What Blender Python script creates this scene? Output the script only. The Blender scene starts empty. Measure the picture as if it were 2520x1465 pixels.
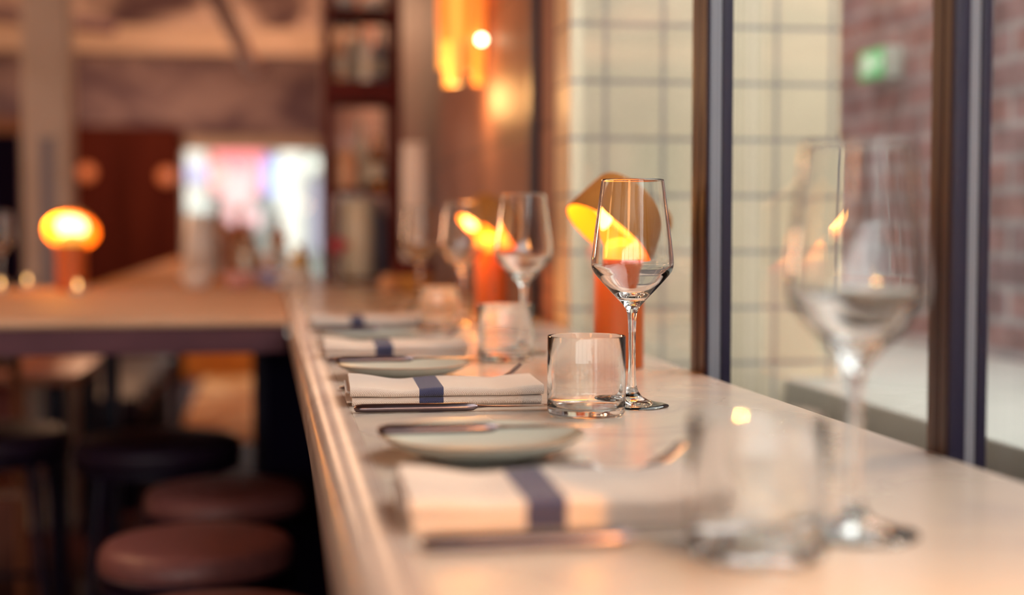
import bpy, bmesh, math, random
from mathutils import Vector, Matrix
S = bpy.context.scene
COL = S.collection
PI = math.pi
R = math.radians
random.seed(4)

# ------------------------------------------------------------------ camera, sky, sun, exposure
CT = 1.05                                        # counter top height
cam_d = bpy.data.cameras.new('camera'); cam = bpy.data.objects.new('camera', cam_d); COL.objects.link(cam)
cam.location = (0, 0, 1.232); cam.rotation_euler = (R(90 - 2.78), 0, R(-9.6))
cam_d.sensor_fit = 'HORIZONTAL'; cam_d.sensor_width = 36; cam_d.lens = 50
cam_d.clip_start = .02
cam_d.dof.use_dof = True; cam_d.dof.focus_distance = 1.437; cam_d.dof.aperture_fstop = 1.9
S.camera = cam
S.view_settings.view_transform = 'Standard'; S.view_settings.look = 'None'
S.view_settings.gamma = 1; S.view_settings.use_curve_mapping = False
S.view_settings.exposure = 0.0
W = bpy.data.worlds.new('sky'); S.world = W; W.use_nodes = True
bg = W.node_tree.nodes['Background']; bg.inputs[0].default_value = (0.96, 0.935, 0.915, 1); bg.inputs[1].default_value = 5.4
sun_d = bpy.data.lights.new('sun', 'SUN'); sun_d.energy = 1.4; sun_d.angle = R(5); sun_d.color = (1.0, 0.58, 0.30)
sun = bpy.data.objects.new('sun', sun_d); COL.objects.link(sun)
sdir = Vector((-0.62, -0.28, -0.80)); sun.rotation_euler = sdir.to_track_quat('-Z', 'Y').to_euler()
S.cycles.max_bounces = 14; S.cycles.transmission_bounces = 12; S.cycles.transparent_max_bounces = 12
S.cycles.diffuse_bounces = 4; S.cycles.glossy_bounces = 5
S.cycles.sample_clamp_indirect = 6; S.cycles.caustics_refractive = True
S.cycles.blur_glossy = 0.5

# ------------------------------------------------------------------ materials
MATS = {}
def mat(name, col, rough=.5, metal=0, spec=.5, emit=None, es=0, coat=0, trans=0, sss=None):
    if name in MATS: return MATS[name]
    m = bpy.data.materials.new(name); m.use_nodes = True
    b = m.node_tree.nodes['Principled BSDF']
    b.inputs['Base Color'].default_value = (*col, 1); b.inputs['Roughness'].default_value = rough
    b.inputs['Metallic'].default_value = metal; b.inputs['Specular IOR Level'].default_value = spec
    b.inputs['Coat Weight'].default_value = coat; b.inputs['Coat Roughness'].default_value = .12
    b.inputs['Transmission Weight'].default_value = trans
    if emit: b.inputs['Emission Color'].default_value = (*emit, 1); b.inputs['Emission Strength'].default_value = es
    MATS[name] = m; return m
def nodes(m): return m.node_tree.nodes, m.node_tree.links, m.node_tree.nodes['Principled BSDF']
def noisy(name, c1, c2, scale, rough=.5, stretch=(1, 1, 1), detail=5, lo=.35, hi=.65, bump=0, coat=0, dist=0, spec=.5):
    if name in MATS: return MATS[name]
    m = mat(name, c1, rough, coat=coat, spec=spec); N, L, b = nodes(m)
    tc = N.new('ShaderNodeTexCoord'); mp = N.new('ShaderNodeMapping'); mp.inputs['Scale'].default_value = stretch
    nz = N.new('ShaderNodeTexNoise'); nz.inputs['Scale'].default_value = scale; nz.inputs['Detail'].default_value = detail
    nz.inputs['Distortion'].default_value = dist
    rp = N.new('ShaderNodeValToRGB'); rp.color_ramp.elements[0].position = lo; rp.color_ramp.elements[1].position = hi
    rp.color_ramp.elements[0].color = (*c1, 1); rp.color_ramp.elements[1].color = (*c2, 1)
    L.new(tc.outputs['Object'], mp.inputs[0]); L.new(mp.outputs[0], nz.inputs['Vector']); L.new(nz.outputs[0], rp.inputs[0])
    L.new(rp.outputs[0], b.inputs['Base Color'])
    if bump:
        bp = N.new('ShaderNodeBump'); bp.inputs['Strength'].default_value = bump; bp.inputs['Distance'].default_value = .01
        L.new(nz.outputs[0], bp.inputs['Height']); L.new(bp.outputs[0], b.inputs['Normal'])
    return m
def bricky(name, axes, origin, bw, bh, mortar, c1, c2, cm, offset=.5, rough=.8, bump=.4, nscale=9, mix=.5, coat=0):
    """brick / tile pattern laid on two world axes"""
    m = mat(name, c1, rough, coat=coat); N, L, b = nodes(m)
    tc = N.new('ShaderNodeTexCoord'); sp = N.new('ShaderNodeSeparateXYZ'); cb = N.new('ShaderNodeCombineXYZ')
    L.new(tc.outputs['Object'], sp.inputs[0])
    for k, a in enumerate(axes):
        mt = N.new('ShaderNodeMath'); mt.operation = 'SUBTRACT'; mt.inputs[1].default_value = origin[k]
        L.new(sp.outputs[a], mt.inputs[0]); L.new(mt.outputs[0], cb.inputs[k])
    br = N.new('ShaderNodeTexBrick'); br.inputs['Scale'].default_value = 1
    br.inputs['Brick Width'].default_value = bw; br.inputs['Row Height'].default_value = bh
    br.inputs['Mortar Size'].default_value = mortar; br.inputs['Mortar Smooth'].default_value = .2; br.offset = offset
    br.inputs['Color1'].default_value = (*c1, 1); br.inputs['Color2'].default_value = (*c2, 1); br.inputs['Mortar'].default_value = (*cm, 1)
    L.new(cb.outputs[0], br.inputs['Vector'])
    nz = N.new('ShaderNodeTexNoise'); nz.inputs['Scale'].default_value = nscale; nz.inputs['Detail'].default_value = 6
    L.new(tc.outputs['Object'], nz.inputs['Vector'])
    rp = N.new('ShaderNodeValToRGB'); rp.color_ramp.elements[0].position = .3; rp.color_ramp.elements[1].position = .7
    rp.color_ramp.elements[0].color = (.55, .55, .55, 1); rp.color_ramp.elements[1].color = (1.3, 1.3, 1.3, 1)
    L.new(nz.outputs[0], rp.inputs[0])
    mx = N.new('ShaderNodeMix'); mx.data_type = 'RGBA'; mx.blend_type = 'MULTIPLY'; mx.inputs[0].default_value = mix
    L.new(br.outputs[0], mx.inputs[6]); L.new(rp.outputs[0], mx.inputs[7]); L.new(mx.outputs[2], b.inputs['Base Color'])
    bp = N.new('ShaderNodeBump'); bp.inputs['Strength'].default_value = bump; bp.inputs['Distance'].default_value = .004; bp.invert = True
    L.new(br.outputs[1], bp.inputs['Height']); L.new(bp.outputs[0], b.inputs['Normal'])
    return m
def glass_mat(name, col=(1, 1, 1), ior=1.5):
    m = bpy.data.materials.new(name); m.use_nodes = True; N, L = m.node_tree.nodes, m.node_tree.links
    N.remove(N['Principled BSDF']); g = N.new('ShaderNodeBsdfGlass'); g.inputs['Color'].default_value = (*col, 1)
    g.inputs['Roughness'].default_value = 0; g.inputs['IOR'].default_value = ior
    L.new(g.outputs[0], N['Material Output'].inputs[0]); MATS[name] = m; return m
def pane_mat(name, tint=(.93, .96, .95), ior=1.5):
    m = bpy.data.materials.new(name); m.use_nodes = True; N, L = m.node_tree.nodes, m.node_tree.links
    N.remove(N['Principled BSDF']); t = N.new('ShaderNodeBsdfTransparent'); t.inputs[0].default_value = (*tint, 1)
    g = N.new('ShaderNodeBsdfGlossy'); g.inputs['Roughness'].default_value = .0
    # unpolarised reflectance of one glass surface (Schlick), the same from either side of the pane
    ge = N.new('ShaderNodeNewGeometry'); dt = N.new('ShaderNodeVectorMath'); dt.operation = 'DOT_PRODUCT'
    L.new(ge.outputs['Incoming'], dt.inputs[0]); L.new(ge.outputs['Normal'], dt.inputs[1])
    def mth(op, x, y=None):
        q = N.new('ShaderNodeMath'); q.operation = op; q.use_clamp = False
        for k, v_ in enumerate((x, y)):
            if v_ is None: continue
            if isinstance(v_, (int, float)): q.inputs[k].default_value = v_
            else: L.new(v_, q.inputs[k])
        return q.outputs[0]
    fr_ = mth('ADD', mth('MULTIPLY', mth('POWER', mth('SUBTRACT', 1.0, mth('ABSOLUTE', dt.outputs['Value'])), 5.0), .96), .04)
    mx = N.new('ShaderNodeMixShader')
    L.new(fr_, mx.inputs[0]); L.new(t.outputs[0], mx.inputs[1]); L.new(g.outputs[0], mx.inputs[2])
    L.new(mx.outputs[0], N['Material Output'].inputs[0]); MATS[name] = m; return m

def marble():
    m = mat('marble', (.62, .58, .56), .2, coat=.12); N, L, b = nodes(m)
    tc = N.new('ShaderNodeTexCoord')
    nz = N.new('ShaderNodeTexNoise'); nz.inputs['Scale'].default_value = 4.5; nz.inputs['Detail'].default_value = 9; nz.inputs['Distortion'].default_value = 1.6
    L.new(tc.outputs['Object'], nz.inputs['Vector'])
    rp = N.new('ShaderNodeValToRGB'); e = rp.color_ramp.elements
    e[0].position = .44; e[0].color = (.52, .455, .40, 1); e[1].position = .56; e[1].color = (.52, .455, .40, 1)
    v = e.new(.5); v.color = (.38, .34, .34, 1)
    L.new(nz.outputs[0], rp.inputs[0])
    n2 = N.new('ShaderNodeTexNoise'); n2.inputs['Scale'].default_value = 2.2; n2.inputs['Detail'].default_value = 4
    L.new(tc.outputs['Object'], n2.inputs['Vector'])
    mx = N.new('ShaderNodeMix'); mx.data_type = 'RGBA'; mx.inputs[7].default_value = (.53, .47, .415, 1)
    L.new(n2.outputs[0], mx.inputs[0]); L.new(rp.outputs[0], mx.inputs[6]); L.new(mx.outputs[2], b.inputs['Base Color'])
    rr = N.new('ShaderNodeMapRange'); rr.inputs[3].default_value = .20; rr.inputs[4].default_value = .34
    L.new(n2.outputs[0], rr.inputs[0]); L.new(rr.outputs[0], b.inputs['Roughness'])
    return m
M_MARBLE = marble()
M_GLASS = glass_mat('clear_glass', (.985, .99, .99))
M_PANE = pane_mat('window_pane')
M_FRAME = mat('navy_frame', (.018, .013, .040), .42)
M_FRAME_IN = mat('frame_inner', (.026, .009, .014), .42, spec=.3)
M_SPACER = mat('aluminium_spacer', (.22, .22, .26), .45)
def perforated():
    N, L, b = nodes(M_SPACER); tc = N.new('ShaderNodeTexCoord'); sp = N.new('ShaderNodeSeparateXYZ'); L.new(tc.outputs['Object'], sp.inputs[0])
    def mth(op, x, y):
        q = N.new('ShaderNodeMath'); q.operation = op
        for k, v_ in enumerate((x, y)):
            if isinstance(v_, (int, float)): q.inputs[k].default_value = v_
            else: L.new(v_, q.inputs[k])
        return q.outputs[0]
    fz_ = mth('LESS_THAN', mth('MODULO', sp.outputs[2], .0028), .0012)
    e1 = mth('LESS_THAN', mth('MODULO', mth('SUBTRACT', sp.outputs[0], .0008), .0058), .0009)
    mx = N.new('ShaderNodeMix'); mx.data_type = 'RGBA'; mx.inputs[6].default_value = (.22, .22, .26, 1); mx.inputs[7].default_value = (.50, .50, .55, 1)
    L.new(mth('MULTIPLY', fz_, e1), mx.inputs[0]); L.new(mx.outputs[2], b.inputs['Base Color'])
perforated()
M_STEEL = mat('steel', (.55, .48, .46), .17, 1)
M_STEELH = mat('steel_handle', (.20, .15, .16), .24, 1)
M_LEATHER = noisy('brown_leather', (.19, .068, .068), (.24, .085, .078), 60, .42, bump=.08)
M_BLACKLEA = noisy('black_leather', (.020, .009, .026), (.030, .014, .034), 60, .45, bump=.08, spec=.3)
M_BLACK = mat('black_metal', (.010, .005, .020), .4, spec=.2)
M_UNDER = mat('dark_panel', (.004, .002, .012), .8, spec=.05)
M_PLATE = mat('celadon_glaze', (.46, .48, .43), .36)
M_RIM = mat('unglazed_rim', (.40, .27, .19), .5)
M_ORANGE = mat('orange_plastic', (.52, .115, .022), .42, spec=.3)
M_OCHRE = mat('ochre_shade', (.50, .20, .045), .45, spec=.3)
M_SHADEIN = mat('shade_inside', (.95, .40, .045), .5, spec=.2)
M_GLOW = mat('lamp_diffuser', (1, .8, .4), .5, emit=(1.0, .44, .03), es=1.7)
M_GLOWW = mat('lamp_diffuser_bright', (1, .8, .4), .5, emit=(1.0, .72, .34), es=3.6)
M_WOODRED = noisy('red_brown_wood', (.085, .010, .010), (.12, .015, .012), 12, .6, (1, 1, .15), spec=.15)
M_HONEY = noisy('honey_wood', (.55, .20, .04), (.70, .30, .07), 6, .6, (1, .12, 1), spec=.15)
M_BROWNW = noisy('brown_panel_wood', (.075, .012, .008), (.10, .018, .010), 10, .7, (1, 1, .1), spec=.08)
M_FLOOR = bricky('floorboards', (1, 0), (0, 0), 1.4, .14, .003, (.080, .022, .022), (.055, .016, .020), (.012, .004, .008), rough=.62, bump=.2, nscale=5)
M_FLOOR.node_tree.nodes['Principled BSDF'].inputs['Specular IOR Level'].default_value = .12
M_PLASTER = noisy('old_plaster', (.13, .085, .115), (.33, .245, .26), 2.2, .85, (1, 1, 1.6), 4, .38, .64, bump=.3, dist=.6)
M_CREAM = noisy('cream_paint', (.50, .39, .31), (.56, .45, .37), 5, .7)
M_STRIP = mat('blue_grey_strip', (.20, .18, .22), .5)
M_WALLB = bricky('brown_wall_panels', (1, 2), (0, .12), .62, .33, .006, (.36, .18, .135), (.32, .16, .13), (.20, .10, .085), rough=.52, bump=.3, nscale=3, mix=.7)
M_TILE = bricky('cream_tiles', (0, 2), (.621, 1.401), .112, .107, .0042, (.84, .71, .50), (.87, .73, .52), (.34, .31, .29), offset=0, rough=.35, bump=.5, nscale=4, mix=.25)
M_BRICK = bricky('red_brick', (1, 2), (0, .02), .215, .072, .010, (.46, .29, .28), (.38, .29, .32), (.50, .50, .54), rough=.9, bump=.5, nscale=14, mix=.9)
M_LEDGE = noisy('pale_concrete', (.50, .50, .46), (.56, .55, .51), 5, .8)
M_PLINTH = noisy('dark_plinth', (.10, .06, .075), (.15, .09, .11), 8, .9)

# ------------------------------------------------------------------ mesh helpers
def link(name, bm, m, parent=None, smooth=False, loc=None, sharp=35):
    me = bpy.data.meshes.new(name)
    bmesh.ops.remove_doubles(bm, verts=bm.verts, dist=1e-7)
    bm.normal_update(); bm.to_mesh(me); bm.free()
    for x in (m if isinstance(m, (list, tuple)) else [m]): me.materials.append(x)
    if smooth:
        me.polygons.foreach_set('use_smooth', [True] * len(me.polygons)); me.set_sharp_from_angle(angle=R(sharp))
    o = bpy.data.objects.new(name, me); COL.objects.link(o)
    if parent: o.parent = parent
    if loc: o.location = loc
    return o
def empty(name, loc=(0, 0, 0), rz=0):
    o = bpy.data.objects.new(name, None); o.empty_display_size = .05; COL.objects.link(o); o.location = loc; o.rotation_euler.z = rz; return o
def tag(o, label, cat, group=None, kind=None):
    o['label'] = label; o['category'] = cat
    if group: o['group'] = group
    if kind: o['kind'] = kind
    return o
def structure(o): o['kind'] = 'structure'; return o
def box(bm, x0, x1, y0, y1, z0, z1, bev=0, mi=0):
    vs = [bm.verts.new((x, y, z)) for x in (x0, x1) for y in (y0, y1) for z in (z0, z1)]
    F = [(0, 1, 3, 2), (4, 6, 7, 5), (0, 4, 5, 1), (2, 3, 7, 6), (0, 2, 6, 4), (1, 5, 7, 3)]
    fs = [bm.faces.new([vs[i] for i in f]) for f in F]
    for f in fs: f.material_index = mi
    if bev:
        r = bmesh.ops.bevel(bm, geom=list({e for f in fs for e in f.edges}), offset=bev, segments=3, profile=.5, affect='EDGES')
        for f in r['faces']: f.material_index = mi
    return bm
def bx(*a, **k): return box(bmesh.new(), *a, **k)
def lathe(prof, seg=64, bm=None, M=None, mi=0):
    """prof = list of (r, z); r 0 at an end closes it; ordered so that outward is right of travel upward"""
    bm = bm or bmesh.new(); rings = []
    for r, z in prof:
        if r < 1e-7: rings.append([bm.verts.new((0, 0, z))])
        else: rings.append([bm.verts.new((r * math.cos(2 * PI * k / seg), r * math.sin(2 * PI * k / seg), z)) for k in range(seg)])
    new = [v for r_ in rings for v in r_]
    for a, b in zip(rings, rings[1:]):
        for k in range(seg):
            j = (k + 1) % seg
            if len(a) == 1 and len(b) == 1: continue
            if len(a) == 1: f = bm.faces.new((a[0], b[j], b[k]))
            elif len(b) == 1: f = bm.faces.new((a[k], a[j], b[0]))
            else: f = bm.faces.new((a[k], a[j], b[j], b[k]))
            f.material_index = mi
    if M is not None: bmesh.ops.transform(bm, matrix=M, verts=new)
    return bm
def tube(bm, pts, r, seg=12, r2=None, cap=True):
    pts = [Vector(p) for p in pts]; n = len(pts); rings = []
    for i, p in enumerate(pts):
        d = (pts[min(i + 1, n - 1)] - pts[max(i - 1, 0)]).normalized()
        ref = Vector((0, 0, 1)) if abs(d.z) < .9 else Vector((1, 0, 0))
        u = d.cross(ref).normalized(); v = u.cross(d).normalized()
        rr = r if r2 is None else r + (r2 - r) * i / (n - 1)
        rings.append([bm.verts.new(p + rr * (math.cos(2 * PI * k / seg) * u + math.sin(2 * PI * k / seg) * v)) for k in range(seg)])
    for a, b in zip(rings, rings[1:]):
        for k in range(seg): bm.faces.new((a[k], b[k], b[(k + 1) % seg], a[(k + 1) % seg]))
    if cap: bm.faces.new(rings[0]); bm.faces.new(rings[-1][::-1])
    bmesh.ops.recalc_face_normals(bm, faces=bm.faces)
    return bm
def ring(bm, R0, r, z, seg=48, s2=10):
    g = []
    for i in range(seg):
        a = 2 * PI * i / seg
        g.append([bm.verts.new(((R0 + r * math.cos(2 * PI * k / s2)) * math.cos(a), (R0 + r * math.cos(2 * PI * k / s2)) * math.sin(a), z + r * math.sin(2 * PI * k / s2))) for k in range(s2)])
    for i in range(seg):
        a, b = g[i], g[(i + 1) % seg]
        for k in range(s2): bm.faces.new((a[k], b[k], b[(k + 1) % s2], a[(k + 1) % s2]))
    return bm
def loft(sections, n=14, power=2.4):
    """sections: (x, yc, zc, half width, half height) along X, closed ends"""
    bm = bmesh.new(); rings = []
    for x, yc, zc, hw, hh in sections:
        rg = []
        for k in range(n):
            a = 2 * PI * k / n; c, s = math.cos(a), math.sin(a)
            rg.append(bm.verts.new((x, yc + hw * math.copysign(abs(c) ** (2 / power), c), zc + hh * math.copysign(abs(s) ** (2 / power), s))))
        rings.append(rg)
    for a, b in zip(rings, rings[1:]):
        for k in range(n): bm.faces.new((a[k], a[(k + 1) % n], b[(k + 1) % n], b[k]))
    bm.faces.new(rings[0][::-1]); bm.faces.new(rings[-1])
    return bm
def prism(bm, pts, axis, a0, a1):
    """extrude a 2-D outline (list of pairs) along an axis (0 x, 1 y, 2 z)"""
    def mk(p, a):
        c = [0, 0, 0]; o = [i for i in range(3) if i != axis]; c[o[0]], c[o[1]] = p; c[axis] = a; return bm.verts.new(c)
    A = [mk(p, a0) for p in pts]; B = [mk(p, a1) for p in pts]; n = len(pts)
    for k in range(n): bm.faces.new((A[k], A[(k + 1) % n], B[(k + 1) % n], B[k]))
    bm.faces.new(A); bm.faces.new(B[::-1]); bmesh.ops.recalc_face_normals(bm, faces=bm.faces); return bm
def copy_tree(o, parent=None):
    c = o.copy(); COL.objects.link(c)
    if parent: c.parent = parent
    for ch in [k for k in bpy.data.objects if k.parent == o]: copy_tree(ch, c)
    return c

# ------------------------------------------------------------------ the room
WX = .55                                          # plane of the window wall
structure(link('floor', bx(-5, .60, -4, 12.2, -.05, 0), M_FLOOR))
structure(link('ceiling', bx(-5, .75, -4, 12.2, 3.3, 3.4), M_PLASTER))
structure(link('wall_left', bx(-5.1, -5, -4, 12.2, 0, 3.3), M_CREAM))
# rear wall behind the viewer: unseen window band added to let sky light in
bm = bx(-5, .6, -4.1, -4, 0, 1.2); box(bm, -5, .6, -4.1, -4, 2.5, 3.3); structure(link('wall_rear', bm, M_CREAM))
w = structure(empty('window_4', (-2.2, -4.05, 1.2)))
for k in range(5):
    link('mullion', bx(-2.8 + k * 1.4 - .03, -2.8 + k * 1.4 + .03, -.04, .04, 0, 1.3), M_FRAME, w)
link('pane', bx(-2.8, 2.8, -.004, .004, 0, 1.3), M_PANE, w)
# right wall: brown panelling beyond the tiled pier, parapet below counter height at the windows
structure(link('wall_right', bx(.55, .72, 2.76, 12.2, 0, 3.3), M_WALLB))
bm = bx(.60, .72, -4, 2.62, 0, .92); box(bm, .60, .72, -4, 2.62, 3.05, 3.3); structure(link('wall_right_sill', bm, noisy('dark_sill', (.045, .030, .040), (.07, .048, .06), 8, .8)))
# dark mullion against the brown wall
bm = bx(.535, .55, 2.90, 2.965, CT, 3.3, .002); structure(link('trim_1', bm, M_FRAME, smooth=True))
# tiled pier outside the glass
pr = structure(link('pillar', bx(.553, 1.085, 2.62, 2.76, 0, 3.6), M_TILE))

def window(n, ynear, yfar, xb=.545, xs=.5535):
    """layered upright: inner cap in two strips, body, spacer bar of the double glazing, outer cap"""
    w = structure(empty('window_%d' % n, (0, 0, 0))); d = yfar - ynear
    bm = bx(.5295, .5315, ynear + .0004, ynear + d * .40, 1.0, 3.05, .0006); box(bm, .5295, .5315, ynear + d * .44, yfar, 1.0, 3.05, .0006)
    link('inner_frame', bm, M_FRAME_IN, w, smooth=True)
    bm = bx(.5315, xb, ynear, yfar, 1.0, 3.05, .0006); box(bm, xb, .566, ynear + .012, yfar - .012, 1.0, 3.05, .0006)
    link('window_frame', bm, M_FRAME, w, smooth=True)
    link('spacer_bar', bx(xb + .0008, xs, ynear + .0015, ynear + .0115, 1.0, 3.05), M_SPACER, w)
    link('outer_frame', bx(xs + .0012, .5635, ynear + .0005, ynear + .011, 1.0, 3.05, .0006), M_FRAME, w, smooth=True)
    return w
w1 = window(1, 1.0525, 1.0885)
w2 = window(2, 1.694, 1.757, .534, .549)
w3 = window(3, -.20, -.14)
for w, a, b in ((w3, -4, -.17), (w1, -.13, 1.064), (w2, 1.082, 1.706), (w2, 1.75, 2.615)):
    link('pane', bx(.5645, .5685, a, b, 1.0, 3.05), M_PANE, w)
link('window_head', bx(.53, .60, -4, 2.62, 3.02, 3.06), M_FRAME, w1)
link('window_sill', bx(.556, .60, -4, 2.615, .92, 1.018), M_FRAME, w1)

structure(link('sky_block_above', bx(-8, .75, 4.5, 12.3, 3.42, 11), M_BRICK))  # unseen mass added to keep sky light off the far shopfront
structure(link('sky_block_right', bx(4.5, 30, 2.5, 12.3, -.2, 4.6), M_BRICK))  # unseen neighbour block added to cut the sky light on the street
# outdoors: brick wall, ledge and paving
structure(link('wall_outside_brick', bx(1.6, 1.85, -2.5, 9, -.2, 2.15), M_BRICK))
structure(link('ledge', bx(.98, 1.6, -2.5, 9, .86, .942, .006), M_LEDGE, smooth=True))
structure(link('wall_outside_plinth', bx(1.02, 1.6, -2.5, 9, -.2, .86), M_PLINTH))
structure(link('ground', bx(-30, 30, -30, 50, -.3, -.2), noisy('street_paving', (.24, .23, .22), (.32, .30, .28), 2, .9)))
# green exit sign box on the brick wall
es = empty('exit_sign', (1.6, 3.53, 1.66))
tag(es, 'small green emergency exit sign high on the brick wall outside the glass', 'sign')
link('sign_box', bx(-.05, 0, -.078, .078, -.042, .042, .004), mat('sign_case', (.5, .55, .5), .5), es, smooth=True)
link('sign_face', bx(-.054, -.05, -.072, .072, -.037, .037), mat('exit_green', (.05, .5, .15), .4, emit=(.16, .62, .25), es=.5), es)
bm = bmesh.new()     # running figure, arrow and doorway
box(bm, -.057, -.054, .030, .075, -.038, .040)
box(bm, -.058, -.054, -.030, .008, -.006, .004)
bmesh.ops.create_uvsphere(bm, u_segments=12, v_segments=6, radius=.009, matrix=Matrix.Translation((-.055, -.002, .030)) @ Matrix.Scale(.3, 4, (1, 0, 0)))
tube(bm, [(-.056, -.002, .020), (-.056, -.012, -.004), (-.056, -.002, -.020), (-.056, -.012, -.040)], .0045, 6)
tube(bm, [(-.056, -.012, -.004), (-.056, -.028, -.018), (-.056, -.042, -.016)], .0045, 6)
tube(bm, [(-.056, -.004, .014), (-.056, .012, .004)], .0035, 6)
tube(bm, [(-.056, -.060, 0), (-.056, -.100, 0)], .005, 6)
tube(bm, [(-.056, -.084, .018), (-.056, -.102, 0), (-.056, -.084, -.018)], .005, 6)
bmesh.ops.scale(bm, vec=(1, .62, .66), verts=bm.verts)
link('pictogram', bm, mat('sign_white', (.85, .95, .85), .4, emit=(.8, .95, .8), es=.4), es)

# ------------------------------------------------------------------ far end of the room
BY = 12.0
Mp = M_PLASTER
bm = bx(-5, -1.60, BY, BY + .2, 0, 3.3); box(bm, -1.60, -.72, BY, BY + .2, 2.07, 3.3)
box(bm, -.72, .46, BY, BY + .2, 2.0, 3.3); box(bm, .46, .72, BY, BY + .2, 0, 3.3)
structure(link('wall_back', bm, Mp))
structure(link('wall_back_panelling', bx(-1.60, -.72, BY + .02, BY + .2, 0, 2.07), M_BROWNW))
bm = bx(-1.62, -1.24, BY - .03, BY + .02, .05, 2.03, .006); box(bm, -1.16, -.74, BY - .03, BY + .02, .05, 2.03, .006)
structure(link('trim_2', bm, M_BROWNW, smooth=True))
structure(link('lit_floor_panel', bx(-.72, .55, BY - .02, BY + .2, 0, .30), M_HONEY))  # honey colour carries the golden floor light on to the wall foot
rg = tag(link('lit_floor', bx(-.56, -.06, 8.3, 11.9, 0, .012, .003), noisy('golden_floor_light', (.55, .20, .02), (.90, .52, .22), 2.2, .9, (1, .35, 1), 3, .42, .6, dist=1)), 'golden light painted on the floor before the far window, seen under the bar', 'lit_floor')  # golden light on the floor, painted as a thin coloured slab
structure(link('doorway_shade', bx(-2.4, -1.98, BY - .03, BY, 0, 2.0), M_UNDER))  # near-black slab on the wall paints the shade inside the doorway
structure(link('trim_3', bx(-2.44, -1.94, BY - .05, BY - .02, 2.0, 2.12), mat('ochre_trim', (.20, .07, .02), .5)))
w = structure(empty('window_5', (0, BY + .08, 0)))
bm = bx(-.72, .46, -.03, .03, .30, .36); box(bm, -.72, .46, -.03, .03, 1.88, 2.0); box(bm, -.72, -.69, -.03, .03, .3, 2.0); box(bm, .43, .46, -.03, .03, .3, 2.0)
link('window_frame', bm, M_CREAM, w)
link('pane', bx(-.70, .44, -.003, .003, .36, 1.93), M_PANE, w)
# beam, column, ducts under the ceiling
structure(link('beam', bx(-5, .55, 9.2, 9.5, 2.33, 2.50, .01), noisy('beam_paint', (.55, .42, .32), (.62, .48, .38), 3, .7)))
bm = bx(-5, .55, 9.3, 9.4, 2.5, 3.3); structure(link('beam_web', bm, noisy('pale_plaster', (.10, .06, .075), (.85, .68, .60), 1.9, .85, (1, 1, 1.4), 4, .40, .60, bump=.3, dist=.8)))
cl = structure(link('column', bx(-.985, -.80, 6.0, 6.18, 0, 3.3, .01), M_CREAM, smooth=True))
bm = bx(-.915, -.865, 5.985, 6.0, .3, 1.60, .003); structure(link('column_strip', bm, M_STRIP, smooth=True))
bm = bmesh.new(); tube(bm, [(-4.5, 7.6, 2.52), (.5, 7.6, 2.60)], .11, 24); structure(link('ceiling_duct', bm, noisy('duct_paint', (.45, .36, .33), (.6, .5, .45), 3, .6), smooth=True))
bm = bmesh.new(); tube(bm, [(-3.2, 6.4, 2.36), (-.9, 8.6, 2.40)], .045, 16); structure(link('ceiling_pipe', bm, mat('pipe_dark', (.16, .10, .12), .5), smooth=True))
bm = bmesh.new(); tube(bm, [(-.25, 5.2, 2.18), (-.1, 8.9, 2.22)], .05, 16); structure(link('ceiling_pipe', bm, mat('pipe_pale', (.6, .5, .45), .5), smooth=True))

# wall sconces on the panelling
def sconce(x, label):
    s = empty('wall_sconce', (x, BY - .03, 1.68 if x < -1.2 else 1.655)); tag(s, label, 'wall lamp', 'sconces on the dark panelling')
    link('back_plate', bx(-.03, .03, -.015, 0, -.06, .06, .004), M_BLACK, s, smooth=True)
    bm = bmesh.new(); bmesh.ops.create_uvsphere(bm, u_segments=24, v_segments=14, radius=.07, matrix=Matrix.Translation((0, -.075, 0)))
    link('globe', bm, mat('sconce_globe', (.5, .2, .1), .4, emit=(.42, .085, .025), es=1.0), s, smooth=True)
sconce(-1.46, 'dim orange globe wall sconce on the left wood panel')
sconce(-.835, 'dim orange globe wall sconce on the right wood panel beside the window')

# ------------------------------------------------------------------ street outside the far window
FY = 19.0
g = empty('shopfront', (0, FY, -.2)); tag(g, 'pale shop building with pink sign across the street, seen through far window', 'building')
def sp(name, x0, x1, z0, z1, m, d0=-.1, d1=0, bev=.01):
    return link(name, bx(x0, x1, d0, d1, z0, z1, bev), m, g)
wht = mat('white_render', (.72, .74, .67), .7)
sp('wall', -2.54, 2.35, 0.14, 3.94, mat('grey_green_render', (.30, .34, .32), .7), 0, .3)
sp('pink_sign', -0.75, -0.07, 1.88, 2.50, mat('pink_sign', (.75, .20, .22), .5, emit=(.95, .22, .25), es=.35), -.16)  # emission added because the sun misses this front
sp('display_window', -0.64, -0.26, 1.66, 2.14, mat('pale_pink_display', (.6, .35, .35), .4, emit=(1, .62, .60), es=.25), -.19, -.16)  # glow added in place of sunlight on the display
sp('pink_panel', -0.69, -0.15, 1.44, 1.66, mat('rose_panel', (.85, .45, .48), .5), -.12)
sp('blue_sign', -0.10, 0.18, 1.88, 2.34, mat('blue_sign', (.15, .28, .75), .5, emit=(.35, .5, 1), es=.3), -.22, -.1)  # emission makes up for missing sunlight on the sign
for x0, x1, z1 in ((.09, .42, 2.57), (-1.11, -.84, 2.64)):
    sp('pilaster', x0, x1, 0.36, z1, wht, -.35)
sp('blue_panel', -1.09, -0.79, 2.03, 2.23, mat('lilac_panel', (.45, .45, .75), .5), -.40, -.35)
sp('grey_shutter', -1.15, -0.74, 1.23, 1.66, mat('grey_shutter', (.33, .38, .36), .6), -.42, -.35)
sp('lilac_door', 0.48, 0.67, 1.12, 2.09, mat('pale_lilac', (.34, .34, .44), .5), -.1)
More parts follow.
